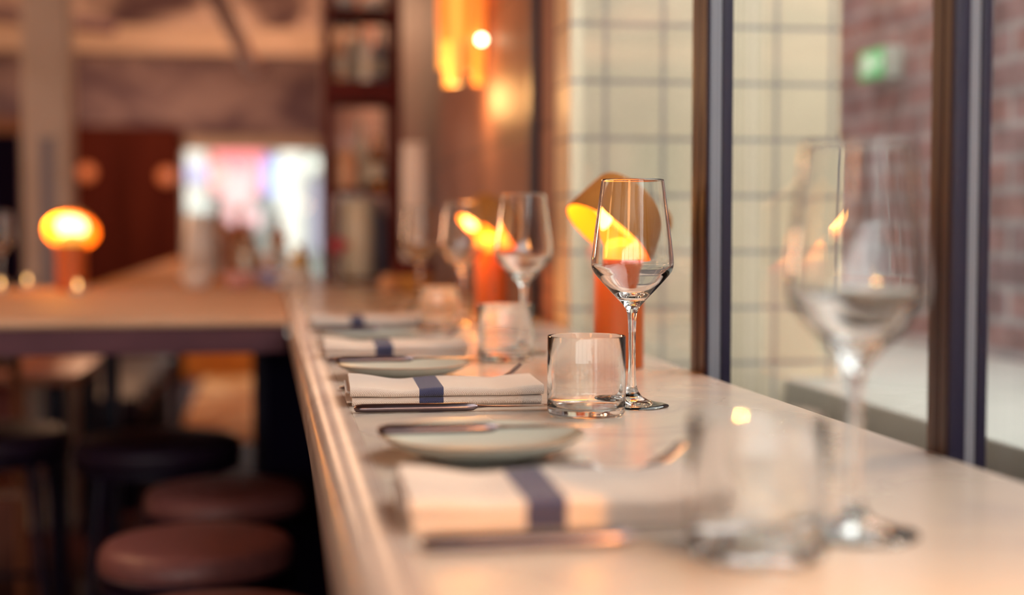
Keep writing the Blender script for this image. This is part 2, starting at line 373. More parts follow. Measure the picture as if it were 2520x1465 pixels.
bm = bmesh.new(); bmesh.ops.create_uvsphere(bm, u_segments=24, v_segments=12, radius=.10, matrix=Matrix.Translation((0.55, -.3, 2.23)))
link('globe_lamp', bm, wht, g, smooth=True)

# ------------------------------------------------------------------ the marble counter and the cross bar
c = empty('marble_counter', (0, 0, CT)); tag(c, 'long pale marble counter with rounded edge running along the windows', 'counter')
SEAM = .0765
bm = bx(SEAM + .0006, .529, -1.2, 5.4, -.030, 0); link('slab', bm, M_MARBLE, c)
# bullnose edge strip in front of the seam
def bull(xs, xe, drop, seg=10):
    """outline in (x, z): flat top to xs, round over to xe, down to -drop, back under"""
    pts = [(xs, 0)]
    r = xs - xe - .004
    for k in range(seg + 1):
        a = PI / 2 * k / seg; pts.append((xe + .0 + r + .004 - .004 - r * math.sin(a) , -r * .62 + r * .62 * math.cos(a)))
    pts += [(xe, -drop + .004), (xe + .004, -drop), (xs, -drop)]
    return pts
link('nosing', prism(bmesh.new(), bull(SEAM, .036, .052), 1, -1.2, 5.4), noisy('marble_edge_shaded', (.38, .30, .27), (.52, .44, .40), 5, .26, (1, .5, 1), 8, dist=1.2), c, smooth=True)  # edge shade put into a darker, browner marble colour
link('seam_line', bx(SEAM, SEAM + .0006, -1.2, 5.4, -.03, -.0004), mat('pale_grout', (.8, .72, .6), .7), c)
link('support_panel', bx(.20, .24, -1.2, 5.4, -CT, -.052), M_UNDER, c)
link('under_rail', bx(.085, .199, -1.2, 3.45, -.10, -.053), M_UNDER, c)

b = empty('cross_bar', (-2, 3.0, CT)); tag(b, 'thick stone bar top running left at a right angle to the window counter', 'bar')
pts = [(1.6, 0), (.035, 0)]
for k in range(9):
    a = PI / 2 * k / 8; pts.append((.035 - .035 * math.sin(a), -.016 + .016 * math.cos(a)))
pts += [(.004, -.022), (1.6, -.022)]
link('bar_top', prism(bmesh.new(), pts, 0, -2.9, 2.034), noisy('bar_stone', (.50, .30, .19), (.58, .36, .24), 4, .6, spec=.15), b, smooth=True)
link('apron', bx(-2.9, 2.03, .008, .05, -.078, -.0225, .003), noisy('bar_apron', (.085, .032, .045), (.11, .042, .055), 5, .6, spec=.2), b)
link('back_apron', bx(-2.9, 2.03, 1.55, 1.59, -.075, -.023), M_BLACK, b)
link('end_panel', bx(1.985, 2.196, .50, .54, -CT, -.079), M_UNDER, b)
link('leg', bx(1.985, 2.025, 1.3, 1.37, -CT, -.023, .004), M_BLACK, b)
link('leg', bx(-2.8, -2.7, .30, .40, -CT, -.023, .004), M_BLACK, b)

# ------------------------------------------------------------------ table ware
FOOT_R, GH = .038, .232
def make_wine_glass():
    g = empty('wine_glass')
    foot = [(0, .0014), (.015, .0006), (.030, 0), (.0365, 0), (.038, .0009), (.0372, .0020), (.032, .0030), (.024, .0045), (.016, .0072), (.010, .0108), (.0068, .0150), (.0052, .020)]
    stem = [(.0052, .020), (.0043, .027), (.0038, .038), (.0037, .055), (.0038, .075), (.0042, .088), (.0050, .0955)]
    outer = [(.0050, .0955), (.0066, .1000), (.0098, .1045), (.0150, .1100), (.0230, .1185), (.0310, .1272), (.0370, .1340), (.0402, .1385), (.0417, .1430), (.0420, .1475), (.0417, .1530),
             (.0400, .1680), (.0372, .1900), (.0343, .2120), (.0319, .2300), (.0316, .2316)]
    top = [(.0311, .2320), (.0306, .2316)]
    inner = [(.0309, .2300), (.0333, .2120), (.0362, .1900), (.0390, .1680), (.0406, .1530), (.0409, .1475), (.0405, .1440), (.0390, .1405), (.0355, .1366), (.0290, .1300), (.0205, .1215), (.0125, .1155), (.0060, .1128), (0, .1120)]
    link('foot', lathe(foot, 72), M_GLASS, g, smooth=True, sharp=80)
    link('stem', lathe(stem, 72), M_GLASS, g, smooth=True, sharp=80)
    link('bowl', lathe(outer + top + inner, 72), M_GLASS, g, smooth=True, sharp=80)
    return g
def make_tumbler():
    g = empty('tumbler')
    prof = [(0, .0012), (.030, .0012), (.0325, 0), (.0350, .0002), (.0372, .0016), (.0382, .0040), (.0384, .010), (.0384, .040), (.0382, .0765), (.0379, .0775), (.0374, .0775), (.0370, .0765),
            (.0370, .040), (.0369, .016), (.0362, .0098), (.0338, .0074), (.0290, .0064), (.015, .0061), (0, .0060)]
    link('glass_body', lathe(prof, 72), M_GLASS, g, smooth=True, sharp=60)
    return g
def napkin_mat():
    m = mat('linen', (.74, .62, .53), .9, spec=.2); N, L, b = nodes(m)
    b.inputs['Sheen Weight'].default_value = .2
    tc = N.new('ShaderNodeTexCoord'); sp_ = N.new('ShaderNodeSeparateXYZ'); L.new(tc.outputs['Object'], sp_.inputs[0])
    ad = N.new('ShaderNodeMath'); ad.operation = 'ABSOLUTE'; sb = N.new('ShaderNodeMath'); sb.operation = 'SUBTRACT'; sb.inputs[1].default_value = .083
    lt = N.new('ShaderNodeMath'); lt.operation = 'LESS_THAN'; lt.inputs[1].default_value = .0125
    L.new(sp_.outputs[0], sb.inputs[0]); L.new(sb.outputs[0], ad.inputs[0]); L.new(ad.outputs[0], lt.inputs[0])
    def tri(sock, sc, ph):
        a = N.new('ShaderNodeMath'); a.operation = 'MULTIPLY'; a.inputs[1].default_value = sc; L.new(sock, a.inputs[0])
        s = N.new('ShaderNodeMath'); s.operation = 'SINE'; L.new(a.outputs[0], s.inputs[0]); return s.outputs[0]
    yz = N.new('ShaderNodeMath'); yz.operation = 'ADD'; L.new(sp_.outputs[1], yz.inputs[0]); L.new(sp_.outputs[2], yz.inputs[1])
    k = 2 * PI / .0023
    s1 = tri(sp_.outputs[0], k, 0); s2 = tri(yz.outputs[0], k, 0)
    pr_ = N.new('ShaderNodeMath'); pr_.operation = 'MULTIPLY'; L.new(s1, pr_.inputs[0]); L.new(s2, pr_.inputs[1])
    mr = N.new('ShaderNodeMapRange'); mr.inputs[1].default_value = -1; mr.inputs[2].default_value = 1; mr.inputs[3].default_value = .80; mr.inputs[4].default_value = 1.08
    L.new(pr_.outputs[0], mr.inputs[0])
    mx = N.new('ShaderNodeMix'); mx.data_type = 'RGBA'; mx.inputs[6].default_value = (.72, .605, .53, 1); mx.inputs[7].default_value = (.055, .058, .125, 1)
    L.new(lt.outputs[0], mx.inputs[0])
    m2 = N.new('ShaderNodeMix'); m2.data_type = 'RGBA'; m2.blend_type = 'MULTIPLY'; m2.inputs[0].default_value = 1
    L.new(mx.outputs[2], m2.inputs[6]); L.new(mr.outputs[0], m2.inputs[7]); L.new(m2.outputs[2], b.inputs['Base Color'])
    bp = N.new('ShaderNodeBump'); bp.inputs['Strength'].default_value = .5; bp.inputs['Distance'].default_value = .0006
    L.new(pr_.outputs[0], bp.inputs['Height']); L.new(bp.outputs[0], b.inputs['Normal'])
    return m
M_LINEN = napkin_mat()
def make_napkin():
    """folded cloth, 20 x 10.5 cm, two soft folded layers, front fold towards the diner's right (local -Y)"""
    bm = bmesh.new()
    def layer(z0, th, lift, wav, x0, x1, y0, y1, seed, n=44, ny=12):
        # cross section in Y-Z: flat with a round fold at the front and a blunt back
        def zoff(u, v):
            return wav * (-math.exp(-((u - .27) / .10) ** 2) + .35 * math.exp(-((u - .48) / .12) ** 2) - .75 * math.exp(-((u - .77) / .07) ** 2) + .8 * math.exp(-((u - 1.0) / .12) ** 2)) + lift * math.exp(-(u / .16) ** 2) * (.55 + .6 * v) + .0012 * v * (u > -1)
        rings = []
        for i in range(n + 1):
            u = i / n; x = x0 + (x1 - x0) * u; h = th / 2; rg = []
            zo = lambda v: zoff(u, v)
            top, bot = [], []
            for j in range(ny + 1):
                v = j / ny; y = y0 + h + (y1 - y0 - h) * v
                top.append((x, y, z0 + th + zo(v))); bot.append((x, y, z0 + (max(zo(v), -.0004) * .35 if z0 > .004 else 0)))
            fr = []
            for j in range(1, 8):
                a = PI * j / 8; z_t, z_b = top[0][2], bot[0][2]; zc = (z_t + z_b) / 2; hh = (z_t - z_b) / 2
                fr.append((x, y0 + h - h * math.sin(a), zc - hh * math.cos(a)))
            loop = top[::-1] + fr[::-1] + bot          # from back top, to the front, round the fold, back along the bottom
            rings.append([bm.verts.new(p) for p in loop])
        m_ = len(rings[0])
        for a, b_ in zip(rings, rings[1:]):
            for k in range(m_): bm.faces.new((a[k], b_[k], b_[(k + 1) % m_], a[(k + 1) % m_]))
        bm.faces.new(rings[0]); bm.faces.new(rings[-1][::-1])
    layer(0, .0088, 0, .0002, .002, .198, .001, .103, 1.0)
    layer(.0093, .0090, .0042, .0022, 0, .200, 0, .104, 2.3)
    # loose inner folds showing at the left end
    layer(.0030, .0022, 0, .0001, -.0035, .02, .010, .095, 1.0, 6)
    layer(.0125, .0024, .002, .0002, -.0045, .02, .012, .092, 1.0, 6)
    bmesh.ops.recalc_face_normals(bm, faces=bm.faces)
    return link('napkin', bm, M_LINEN, smooth=True, sharp=50)
def make_plate():
    prof = [(0, .0028), (.034, .0026), (.036, 0), (.039, 0), (.041, .0028), (.054, .0046), (.066, .0085), (.075, .0130), (.0806, .0170)]
    rim = [(.0806, .0170), (.0820, .0182), (.0816, .0188), (.0800, .0184)]
    ins = [(.0800, .0184), (.074, .0150), (.064, .0106), (.052, .0078), (.040, .0064), (.020, .0060), (0, .0060)]
    bm = lathe(prof, 96); lathe(rim, 96, bm, mi=1); lathe(ins, 96, bm)
    return link('side_plate', bm, [M_PLATE, M_RIM], smooth=True, sharp=60)
def make_knife(L_=.235, name='table_knife'):
    k = empty(name); hl = L_ * .52
    s = [(0, 0, .0045, .002, .0015), (.002, 0, .0045, .0065, .0034), (.008, 0, .0046, .0088, .0042), (.03, 0, .0046, .0080, .0042), (hl * .7, 0, .0046, .0066, .0040), (hl - .012, 0, .0046, .0062, .0042), (hl - .004, 0, .0046, .0052, .0036), (hl, 0, .0048, .0040, .0018)]
    link('handle', loft(s), M_STEELH, k, smooth=True, sharp=60)
    s = [(hl, 0, .0048, .0040, .0018), (hl + .010, 0, .0050, .0060, .0009), (hl + .03, 0, .0050, .0088, .0007), (L_ - .035, 0, .0050, .0092, .0006), (L_ - .015, .001, .0050, .0076, .0005), (L_ - .004, .003, .0050, .0040, .0004), (L_, .0045, .0050, .0008, .0003)]
    link('blade', loft(s), M_STEEL, k, smooth=True, sharp=60)
    return k
def make_fork():
    f = empty('fork')
    s = [(0, 0, .0035, .003, .0012), (.003, 0, .0035, .008, .0018), (.02, 0, .0034, .0085, .0018), (.06, 0, .0040, .0062, .0018), (.10, 0, .0085, .0040, .0018), (.125, 0, .0130, .0032, .0019), (.140, 0, .0125, .0036, .0018)]
    link('handle', loft(s), M_STEELH, f, smooth=True, sharp=60)
    s = [(.140, 0, .0125, .0036, .0018), (.150, 0, .0080, .0085, .0012), (.160, 0, .0052, .0115, .0010), (.168, 0, .0050, .0118, .0010)]
    h = link('head', loft(s), M_STEEL, f, smooth=True, sharp=60)
    for q in (-.0095, -.0032, .0032, .0095):
        tp = [(.166, q, .0050, .0019, .0010), (.180, q, .0078, .0018, .0010), (.195, q * .97, .0165, .0015, .0010), (.207, q * .95, .0270, .0008, .0008)]
        link('tine', loft(tp, 8), M_STEEL, h, smooth=True, sharp=60)
    return f

# wine glasses at the five places
names = ['blurred wine glass nearest the viewer at the front right place', 'sharp focused wine glass behind the tumbler, in front of the orange lamp',
         'slightly blurred wine glass standing between the two orange lamps', 'blurred wine glass in front of the second lamp shade', 'faint farthest wine glass on the counter, left of the second lamp']
proto = make_wine_glass()
for i, (x, y) in enumerate([(.341, .794), (.363, 1.410), (.360, 2.030), (.352, 2.640), (.335, 3.25)]):
    o = proto if i == 0 else copy_tree(proto)
    o.location = (x, y, CT); o.rotation_euler.z = i * .4; tag(o, names[i], 'wine glass', 'wine glasses along the window counter')
names = ['large blurred clear tumbler in the foreground, right of the nearest napkin', 'sharp clear straight-sided tumbler beside the focused wine glass',
         'blurred tumbler in front of the second orange lamp', 'farthest clear tumbler, at the left of the second lamp']
proto = make_tumbler()
for i, (x, y) in enumerate([(.266, .752), (.303, 1.355), (.318, 1.935), (.297, 2.537)]):
    o = proto if i == 0 else copy_tree(proto)
    o.location = (x, y, CT); tag(o, names[i], 'tumbler', 'water tumblers along the window counter')
nap = ['blurred folded cream napkin with blue stripe nearest the viewer', 'sharp folded cream napkin with navy stripe and visible weave',
       'folded cream napkin behind the second plate', 'farthest blurred folded cream napkin on the counter']
kn = ['blurred steel knife in front of the nearest napkin', 'sharp steel table knife lying in front of the focused napkin',
      'steel knife in front of the third napkin behind a plate', 'steel knife in front of the farthest napkin']
fk = ['blurred fork with raised tines behind the nearest napkin', 'fork with raised tines behind the focused napkin', 'fork behind the third napkin, mostly hidden', 'fork behind the farthest napkin, mostly hidden']
proto_n, proto_k, proto_f = make_napkin(), make_knife(), make_fork()
for i, (x, y, rz) in enumerate([(.080, .838, -.02), (.078, 1.449, -.03), (.072, 1.985, -.02), (.070, 2.58, 0)]):
    o = proto_n if i == 0 else copy_tree(proto_n); o.location = (x, y, CT); o.rotation_euler.z = rz
    tag(o, nap[i], 'napkin', 'folded napkins along the window counter')
    o = proto_k if i == 0 else copy_tree(proto_k); o.location = (x + .001, y - .046, CT); o.rotation_euler.z = rz - .02
    tag(o, kn[i], 'knife', 'table knives beside the napkins')
    o = proto_f if i == 0 else copy_tree(proto_f); o.location = (x - .004 + (.0 if i else .01), y + .150, CT); o.rotation_euler.z = rz + .03
    tag(o, fk[i], 'fork', 'forks beside the napkins')
pl = ['blurred pale celadon side plate in front of the focused knife', 'celadon side plate with knife across it, behind the focused napkin', 'third celadon side plate, behind the third napkin']
bk = ['butter knife resting across the nearest side plate', 'butter knife resting across the second side plate', 'butter knife resting across the farthest side plate']
proto_p, proto_b = make_plate(), make_knife(.185, 'butter_knife')
for i, (x, y) in enumerate([(.165, 1.118), (.158, 1.732), (.153, 2.25)]):
    o = proto_p if i == 0 else copy_tree(proto_p); o.location = (x, y, CT); tag(o, pl[i], 'plate', 'side plates along the window counter')
    o = proto_b if i == 0 else copy_tree(proto_b); o.location = (x - .0835, y + .004, CT + .0180); o.rotation_euler.z = -.02
    tag(o, bk[i], 'butter knife', 'butter knives on the side plates')

# ------------------------------------------------------------------ portable lamps with tilting shades
def make_lamp(axis, k=1.0, centre=(-.014, -.004, .170), rs=.0325, R1=.068, R2=.056, H=.066, glow=M_GLOW, power=.6, inner_r=.8):
    L_ = empty('table_lamp')
    a = Vector(axis).normalized(); q = Vector((0, 0, 1)).rotation_difference(a).to_matrix().to_4x4()
    Mx = Matrix.Translation(Vector(centre)) @ q
    st = [(0, 0), (rs * k - .002, 0), (rs * k, .002), (rs * k, .134), (rs * k - .001, .136), (0, .136)]
    link('base', lathe(st, 48), M_ORANGE, L_, smooth=True)
    hd = [(0, .136), (rs * k - .0012, .136), (rs * k - .0012, .152), (rs * k * .9, .159), (rs * k * .6, .166), (0, .169)]
    link('lit_stem_top', lathe(hd, 48), mat('lit_stem_glow', (.9, .5, .1), .5, emit=(1.0, .42, .03), es=.8), L_, smooth=True)  # stem top lit from inside the shade, its light painted as emission
    out = [(R1 * k, 0), (R1 * k * 1.005, .004), (R1 * k * .985, .012), (R2 * k * 1.03, H * k - .006), (R2 * k * .97, H * k - .001), (R2 * k * .9, H * k), (0, H * k)]
    inn = [(0, H * k - .004), (R2 * k * .9, H * k - .004), (R2 * k * .97, H * k - .008), (R1 * k * .975, .010), (R1 * k - .0015, 0), (R1 * k, 0)]
    sh = link('shade', lathe(out, 64, M=Mx), M_OCHRE, L_, smooth=True)
    link('shade_lining', lathe(inn, 64, M=Mx), M_SHADEIN, sh, smooth=True)
    d = [(0, H * k * .42), (R1 * k * inner_r, H * k * .46), (R1 * k * inner_r, H * k * .50), (0, H * k * .50)]
    link('diffuser', lathe(d, 48, M=Mx), glow, sh, smooth=True)
    ld = bpy.data.lights.new('lamp_glow', 'POINT'); ld.energy = power; ld.color = (1.0, .42, .09); ld.shadow_soft_size = .02
    lo = bpy.data.objects.new('lamp_glow', ld); COL.objects.link(lo); lo.parent = L_; lo.location = Mx @ Vector((-.038 * k, -.02, .006))
    return L_
G_L = 'orange portable table lamps'
o = make_lamp((.62, .16, .77)); o.location = (.447, 1.806, CT); tag(o, 'orange table lamp with tilted ochre shade behind the focused wine glass', 'table lamp', G_L)
o = make_lamp((.56, .12, .80), power=1.8); o.location = (.447, 2.894, CT); tag(o, 'blurred orange table lamp standing second along the window counter', 'table lamp', G_L)
o = make_lamp((.62, .16, .77), power=24); o.location = (.43, .25, CT); tag(o, 'orange table lamp at the near end of the counter, beside the viewer', 'table lamp', G_L)
o = make_lamp((0, .72, .70), 1.3, (0, .02, .174), glow=M_GLOWW, R1=.059, H=.032, R2=.044, power=1.5, inner_r=.55); o.location = (-.578, 4.32, CT)
tag(o, 'orange mushroom lamp glowing white, on the cross bar at left', 'table lamp', G_L)

# ------------------------------------------------------------------ pendant of amber glass tubes
pn = empty('hanging_light', (.478, 3.60, 0)); tag(pn, 'amber pendant of hanging glass rods glowing above the window counter', 'pendant lamp')
M_AMBER = mat('amber_rod', (.9, .35, .08), .25, emit=(1.0, .24, .025), es=.8)
M_AMBER2 = mat('amber_rod_bright', (.95, .5, .15), .25, emit=(1.0, .36, .05), es=1.25)
link('ceiling_rose', lathe([(0, 2.2), (.06, 2.2), (.06, 2.24), (0, 2.25)], 32, M=Matrix.Translation((0, 0, 1.05))), M_BLACK, pn)
bm = bmesh.new(); tube(bm, [(0, 0, 2.05), (0, 0, 3.27)], .004, 8); link('cord', bm, M_BLACK, pn)
bm = bmesh.new(); ring(bm, .07, .006, 2.05); bmesh.ops.scale(bm, vec=(.75, 1, 1), verts=bm.verts); link('top_ring', bm, M_BLACK, pn)
for k in range(11):
    a = 2 * PI * k / 11 + .3; rr = .075
    zb = [1.60, 1.66, 1.72, 1.60, 1.64, 1.74, 1.70, 1.59, 1.62, 1.70, 1.66][k]
    bm = bmesh.new(); tube(bm, [(rr * .68 * math.cos(a), rr * math.sin(a), zb), (rr * .68 * math.cos(a), rr * math.sin(a), 2.05)], .011 if k % 3 else .015, 12)
    link('glass_rod', bm, M_AMBER2 if k in (3, 4, 7) else M_AMBER, pn, smooth=True)
bm = bmesh.new(); bmesh.ops.create_uvsphere(bm, u_segments=16, v_segments=10, radius=.010, matrix=Matrix.Translation((.040, -.085, 1.70)))
link('bulb', bm, mat('bulb', (1, .9, .7), .3, emit=(1, .80, .5), es=14), pn, smooth=True)
ld = bpy.data.lights.new('pendant_glow', 'POINT'); ld.energy = 2.5; ld.color = (1, .50, .16); ld.shadow_soft_size = .05
lo = bpy.data.objects.new('pendant_glow', ld); COL.objects.link(lo); lo.parent = pn; lo.location = (0, 0, 1.56)

# unseen globes added as fill light (behind, left, and deep in the room)
def fill_globe(x, y, e, label, z=2.2, col=(1, .56, .32)):
    p = empty('hanging_light', (x, y, z)); tag(p, label, 'pendant lamp', 'unseen globes added to fill the room with light')
    bm = bmesh.new(); bmesh.ops.create_uvsphere(bm, u_segments=20, v_segments=12, radius=.2)
    link('globe', bm, mat('fill_globe_shell', (.9, .8, .6), .4, emit=(1, .62, .34), es=2), p, smooth=True)
    bm = bmesh.new(); tube(bm, [(0, 0, .19), (0, 0, 3.3 - z)], .004, 8); link('cord', bm, M_BLACK, p)
    ld = bpy.data.lights.new('fill_glow', 'POINT'); ld.energy = e; ld.color = col; ld.shadow_soft_size = .25
    lo = bpy.data.objects.new('fill_glow', ld); COL.objects.link(lo); lo.parent = p; lo.location = (0, 0, -.5)
fill_globe(-1.0, -1.3, 16, 'added fill light globe hanging behind the viewer', 2.7, (1, .40, .13))
fill_globe(-2.6, 1.6, 14, 'added fill light globe hanging over the floor at far left', 2.2, (1, .42, .13))
fill_globe(-2.9, 6.6, 110, 'added fill light globe hanging deep in the room at left')
fill_globe(-1.5, 3.3, 38, 'added fill light globe hanging above the cross bar', 2.75, (1, .52, .26))
fill_globe(-.1, 8.0, 38, 'added fill light globe close under the ceiling before the beam', 3.0)
fill_globe(-.9, 10.6, 45, 'added fill light globe hanging behind the ceiling beam', 2.95)

# ------------------------------------------------------------------ stools
def make_stool(seat_m, rad=.175, h=.675):
    s = empty('bar_stool')
    prof = [(0, -.060), (rad * .93, -.060), (rad * .99, -.050), (rad * 1.0, -.034), (rad * .985, -.018), (rad * .93, -.006), (rad * .80, 0), (rad * .5, .003), (0, .004)]
    st = link('seat', lathe([(r, z + h) for r, z in prof], 64), seat_m, s, smooth=True, sharp=60)
    bm = ring(bmesh.new(), rad * .995, .0045, h - .050); link('piping', bm, M_BLACKLEA, st, smooth=True)
    link('seat_ring', lathe([(0, h - .085), (rad * .96, h - .085), (rad * .99, h - .080), (rad * .99, h - .063), (rad * .93, h - .060), (0, h - .060)], 48), M_BLACK, s, smooth=True)
    for k in range(4):
        a = PI / 4 + k * PI / 2
        bm = bmesh.new(); tube(bm, [(rad * .86 * math.cos(a), rad * .86 * math.sin(a), h - .075), (rad * 1.22 * math.cos(a), rad * 1.22 * math.sin(a), .004)], .013, 12, .010)
        link('leg', bm, M_BLACK, s, smooth=True)
    link('footrest', ring(bmesh.new(), rad * 1.10, .008, .23), M_BLACK, s, smooth=True)
    return s
G_S = 'round leather stools along the counter'
st = make_stool(M_LEATHER); st.location = (-.085, 2.08, 0); tag(st, 'round brown leather stool nearest the viewer, cut by the frame bottom', 'stool', G_S)
o = copy_tree(st); o.location = (-.135, 2.60, 0); o.rotation_euler.z = .2; tag(o, 'round brown leather stool, second one along the counter', 'stool', G_S)
o = copy_tree(st); o.location = (-.100, 3.12, 0); o.rotation_euler.z = .1; tag(o, 'dark round leather stool behind the second stool, under the bar', 'stool', G_S)
st2 = make_stool(M_BLACKLEA, .215, .69); st2.location = (-.295, 3.80, 0); tag(st2, 'wide black stool tucked under the cross bar', 'stool', 'black stools under the cross bar')
o = copy_tree(st2); o.location = (-.76, 4.02, 0); tag(o, 'black stool at the left edge, under the cross bar', 'stool', 'black stools under the cross bar')

# ------------------------------------------------------------------ low table, bench and chairs under and beyond the bar
t = empty('dining_table', (-1.35, 5.35, 0)); tag(t, 'low orange-brown wooden dining table beyond the cross bar', 'table')
link('tabletop', bx(-.9, .72, -.5, .5, .715, .75, .006), noisy('table_orange', (.45, .13, .06), (.55, .2, .09), 5, .3, (.2, 1, 1)), t, smooth=True)
for x in (-.82, .64):
    for y in (-.42, .42): link('leg', bx(x - .03, x + .03, y - .03, y + .03, 0, .715, .003), M_BLACK, t)
bn = empty('bench', (-.77, 7.2, 0)); tag(bn, 'black leather bench with chrome studs added along its side to catch blue glints', 'bench')
link('seat', bx(-.2, .2, -.9, 1.3, .38, .50, .02), M_BLACKLEA, bn, smooth=True)
link('base', bx(-.18, .18, -.88, 1.28, .0, .38), M_UNDER, bn)
for y in (-.75, -.30, .10, .50, .95):
    bm = bmesh.new(); bmesh.ops.create_uvsphere(bm, u_segments=14, v_segments=8, radius=.024, matrix=Matrix.Translation((.2, y, .455)))
    link('glint_stud', bm, mat('chrome', (.75, .75, .85), .12, 1), bn, smooth=True)  # made-up studs stand in for blue glints off chrome chair legs
def make_chair():
    c = empty('wooden_chair'); m = M_WOODCH
    link('seat', bx(-.21, .21, -.2, .2, .43, .46, .008), m, c, smooth=True)
    for x in (-.18, .18):
        bm = bmesh.new(); tube(bm, [(x, -.17, 0), (x, -.17, .43)], .015, 10); link('leg', bm, m, c, smooth=True)
        bm = bmesh.new(); tube(bm, [(x, .18, 0), (x, .18, .46), (x, .23, .88)], .015, 10); link('leg', bm, m, c, smooth=True)
    for x in (-.10, -.033, .033, .10):
        bm = bmesh.new(); tube(bm, [(x, .185, .46), (x, .23, .84)], .010, 8); link('spindle', bm, m, c, smooth=True)
    link('top_rail', bx(-.19, .19, .215, .245, .82, .89, .008), m, c, smooth=True)
    return c
M_WOODCH = noisy('chair_wood', (.28, .08, .035), (.35, .11, .04), 8, .35, (1, 1, .2))
ch = make_chair(); ch.location = (-.92, 4.55, 0); ch.rotation_euler.z = PI; tag(ch, 'red-brown wooden spindle-back chair in the shadow under the bar', 'chair', 'wooden chairs at the low table')
o = copy_tree(ch); o.location = (-1.75, 4.55, 0); tag(o, 'red-brown wooden spindle-back chair at the far left of the low table', 'chair', 'wooden chairs at the low table')

# ------------------------------------------------------------------ back counter with bottles and bowls
bc = empty('wooden_counter', (-.28, 6.9, CT)); tag(bc, 'honey-coloured wooden counter holding bottles and glasses beyond the bar', 'counter')
link('worktop', bx(-.30, .30, -2.2, 2.0, -.04, 0, .006), M_HONEY, bc, smooth=True)
for x in (-.24, .24):
    for y in (-2.1, 1.3): link('leg', bx(x - .025, x + .025, y - .025, y + .025, -CT, -.04), M_BLACK, bc)
def vessel(name, prof, m, x, y, label, cat, group=None, z=CT, seg=32, parts=()):
    e = empty(name, (x, y, z)); tag(e, label, cat, group)
    link('body', lathe(prof, seg), m, e, smooth=True, sharp=60)
    for pn_, pp, pm in parts: link(pn_, lathe(pp, seg), pm, e, smooth=True, sharp=60)
    return e
def bottle(x, y, h, r, m, label, group='bottles on the far counter', z=CT, cap=None):
    p = [(0, 0), (r * .95, 0), (r, .004), (r, h * .58), (r * .9, h * .64), (r * .42, h * .74), (r * .34, h * .80), (r * .34, h * .94), (r * .4, h * .945), (r * .4, h * .96), (0, h * .96)]
    cp = [(0, h * .96), (r * .38, h * .96), (r * .38, h), (0, h)]
    lb = [(r + .0008, h * .18), (r + .0010, h * .18), (r + .0010, h * .46), (r + .0008, h * .46)]
    return vessel('bottle', p, m, x, y, label, 'bottle', group, z, parts=[('cap', cp, cap or M_BLACK), ('label', lb, mat('paper_label', (.8, .74, .6), .7))])
def tint(n, c, rough=.05): return MATS.get(n) or mat(n, c, rough, trans=.9)
T_CLEAR = tint('bottle_clear', (.92, .93, .9)); T_AMB = tint('bottle_amber', (.75, .38, .05)); T_GRN = tint('bottle_green', (.35, .5, .25)); T_YEL = mat('yellow_glaze', (.85, .50, .02), .3)
WH = mat('white_glaze', (.82, .80, .76), .25, coat=.3); CRM = mat('cream_glaze', (.88, .82, .64), .35)
bottle(0.101, 5.2, .125, .040, T_YEL, 'short yellow ceramic bottle near the corner of the bar', cap=WH)
bottle(-.20, 5.75, .30, .036, T_CLEAR, 'tall clear glass bottle in the middle of the bottle row')
bottle(-.13, 6.05, .28, .036, T_AMB, 'amber glass bottle left of the yellow bottle')
bottle(-.08, 5.45, .20, .034, T_CLEAR, 'short clear bottle right of the pepper mill')
bottle(.03, 6.35, .26, .038, T_AMB, 'amber bottle farthest back in the bottle row')
bottle(-.26, 6.5, .24, .036, T_GRN, 'green glass bottle beside the pale jug')
vessel('jug', [(0, 0), (.06, 0), (.068, .01), (.070, .10), (.060, .20), (.056, .235), (.052, .235), (.056, .2), (.064, .1), (.06, .012), (0, .01)], WH, -0.267, 5.6, 'tall pale ceramic jug at the left end of the bottle row', 'jug')
vessel('pepper_mill', [(0, 0), (.030, 0), (.030, .02), (.022, .05), (.020, .10), (.027, .13), (.020, .15), (.026, .17), (.018, .19), (0, .195)], M_WOODCH, -0.159, 5.5, 'dark brown wooden pepper mill among the bottles', 'pepper mill')
for k, (x, y, lab) in enumerate([(-.102, 5.35, 'clear stacked glass beside the pepper mill'), (-.061, 5.5, 'clear glass in the middle of the bottle row'), (-.018, 5.3, 'clear glass left of the white bowl'), (.037, 5.7, 'clear glass behind the white bowl')]):
    vessel('drinking_glass', [(0, 0), (.030, 0), (.036, .09), (.035, .09), (.029, .006), (0, .006)], M_GLASS, x, y, lab, 'glass', 'clear glasses on the far counter')
BOWL = [(0, 0), (.025, 0), (.030, .006), (.050, .030), (.056, .048), (.053, .048), (.046, .032), (.028, .012), (0, .010)]
vessel('bowl', BOWL, mat('blue_glaze', (.50, .55, .90), .3), -.008, 4.55, 'small pale blue bowl at the corner of the bar', 'bowl')
vessel('bowl', BOWL, WH, -.005 + .075, 4.30, 'small white bowl at the corner of the bar', 'bowl') 
vessel('bowl', BOWL, mat('rose_glaze', (.75, .42, .40), .3), -.097, 4.4, 'rose-coloured bowl on the cross bar below the pepper mill', 'bowl')
vessel('bowl', BOWL, WH, -.223, 4.4, 'white bowl on the cross bar below the pale jug', 'bowl')
mc = empty('menu_card', (.070, 3.45, CT)); tag(mc, 'folded white menu card standing at the corner where bar meets counter', 'menu card')
bm = bmesh.new(); prism(bm, [(-.022, 0), (0, .055), (.022, 0), (.0205, 0), (0, .052), (-.0205, 0)], 1, -.04, .04); link('card', bm, mat('white_card', (.9, .86, .8), .6), mc)

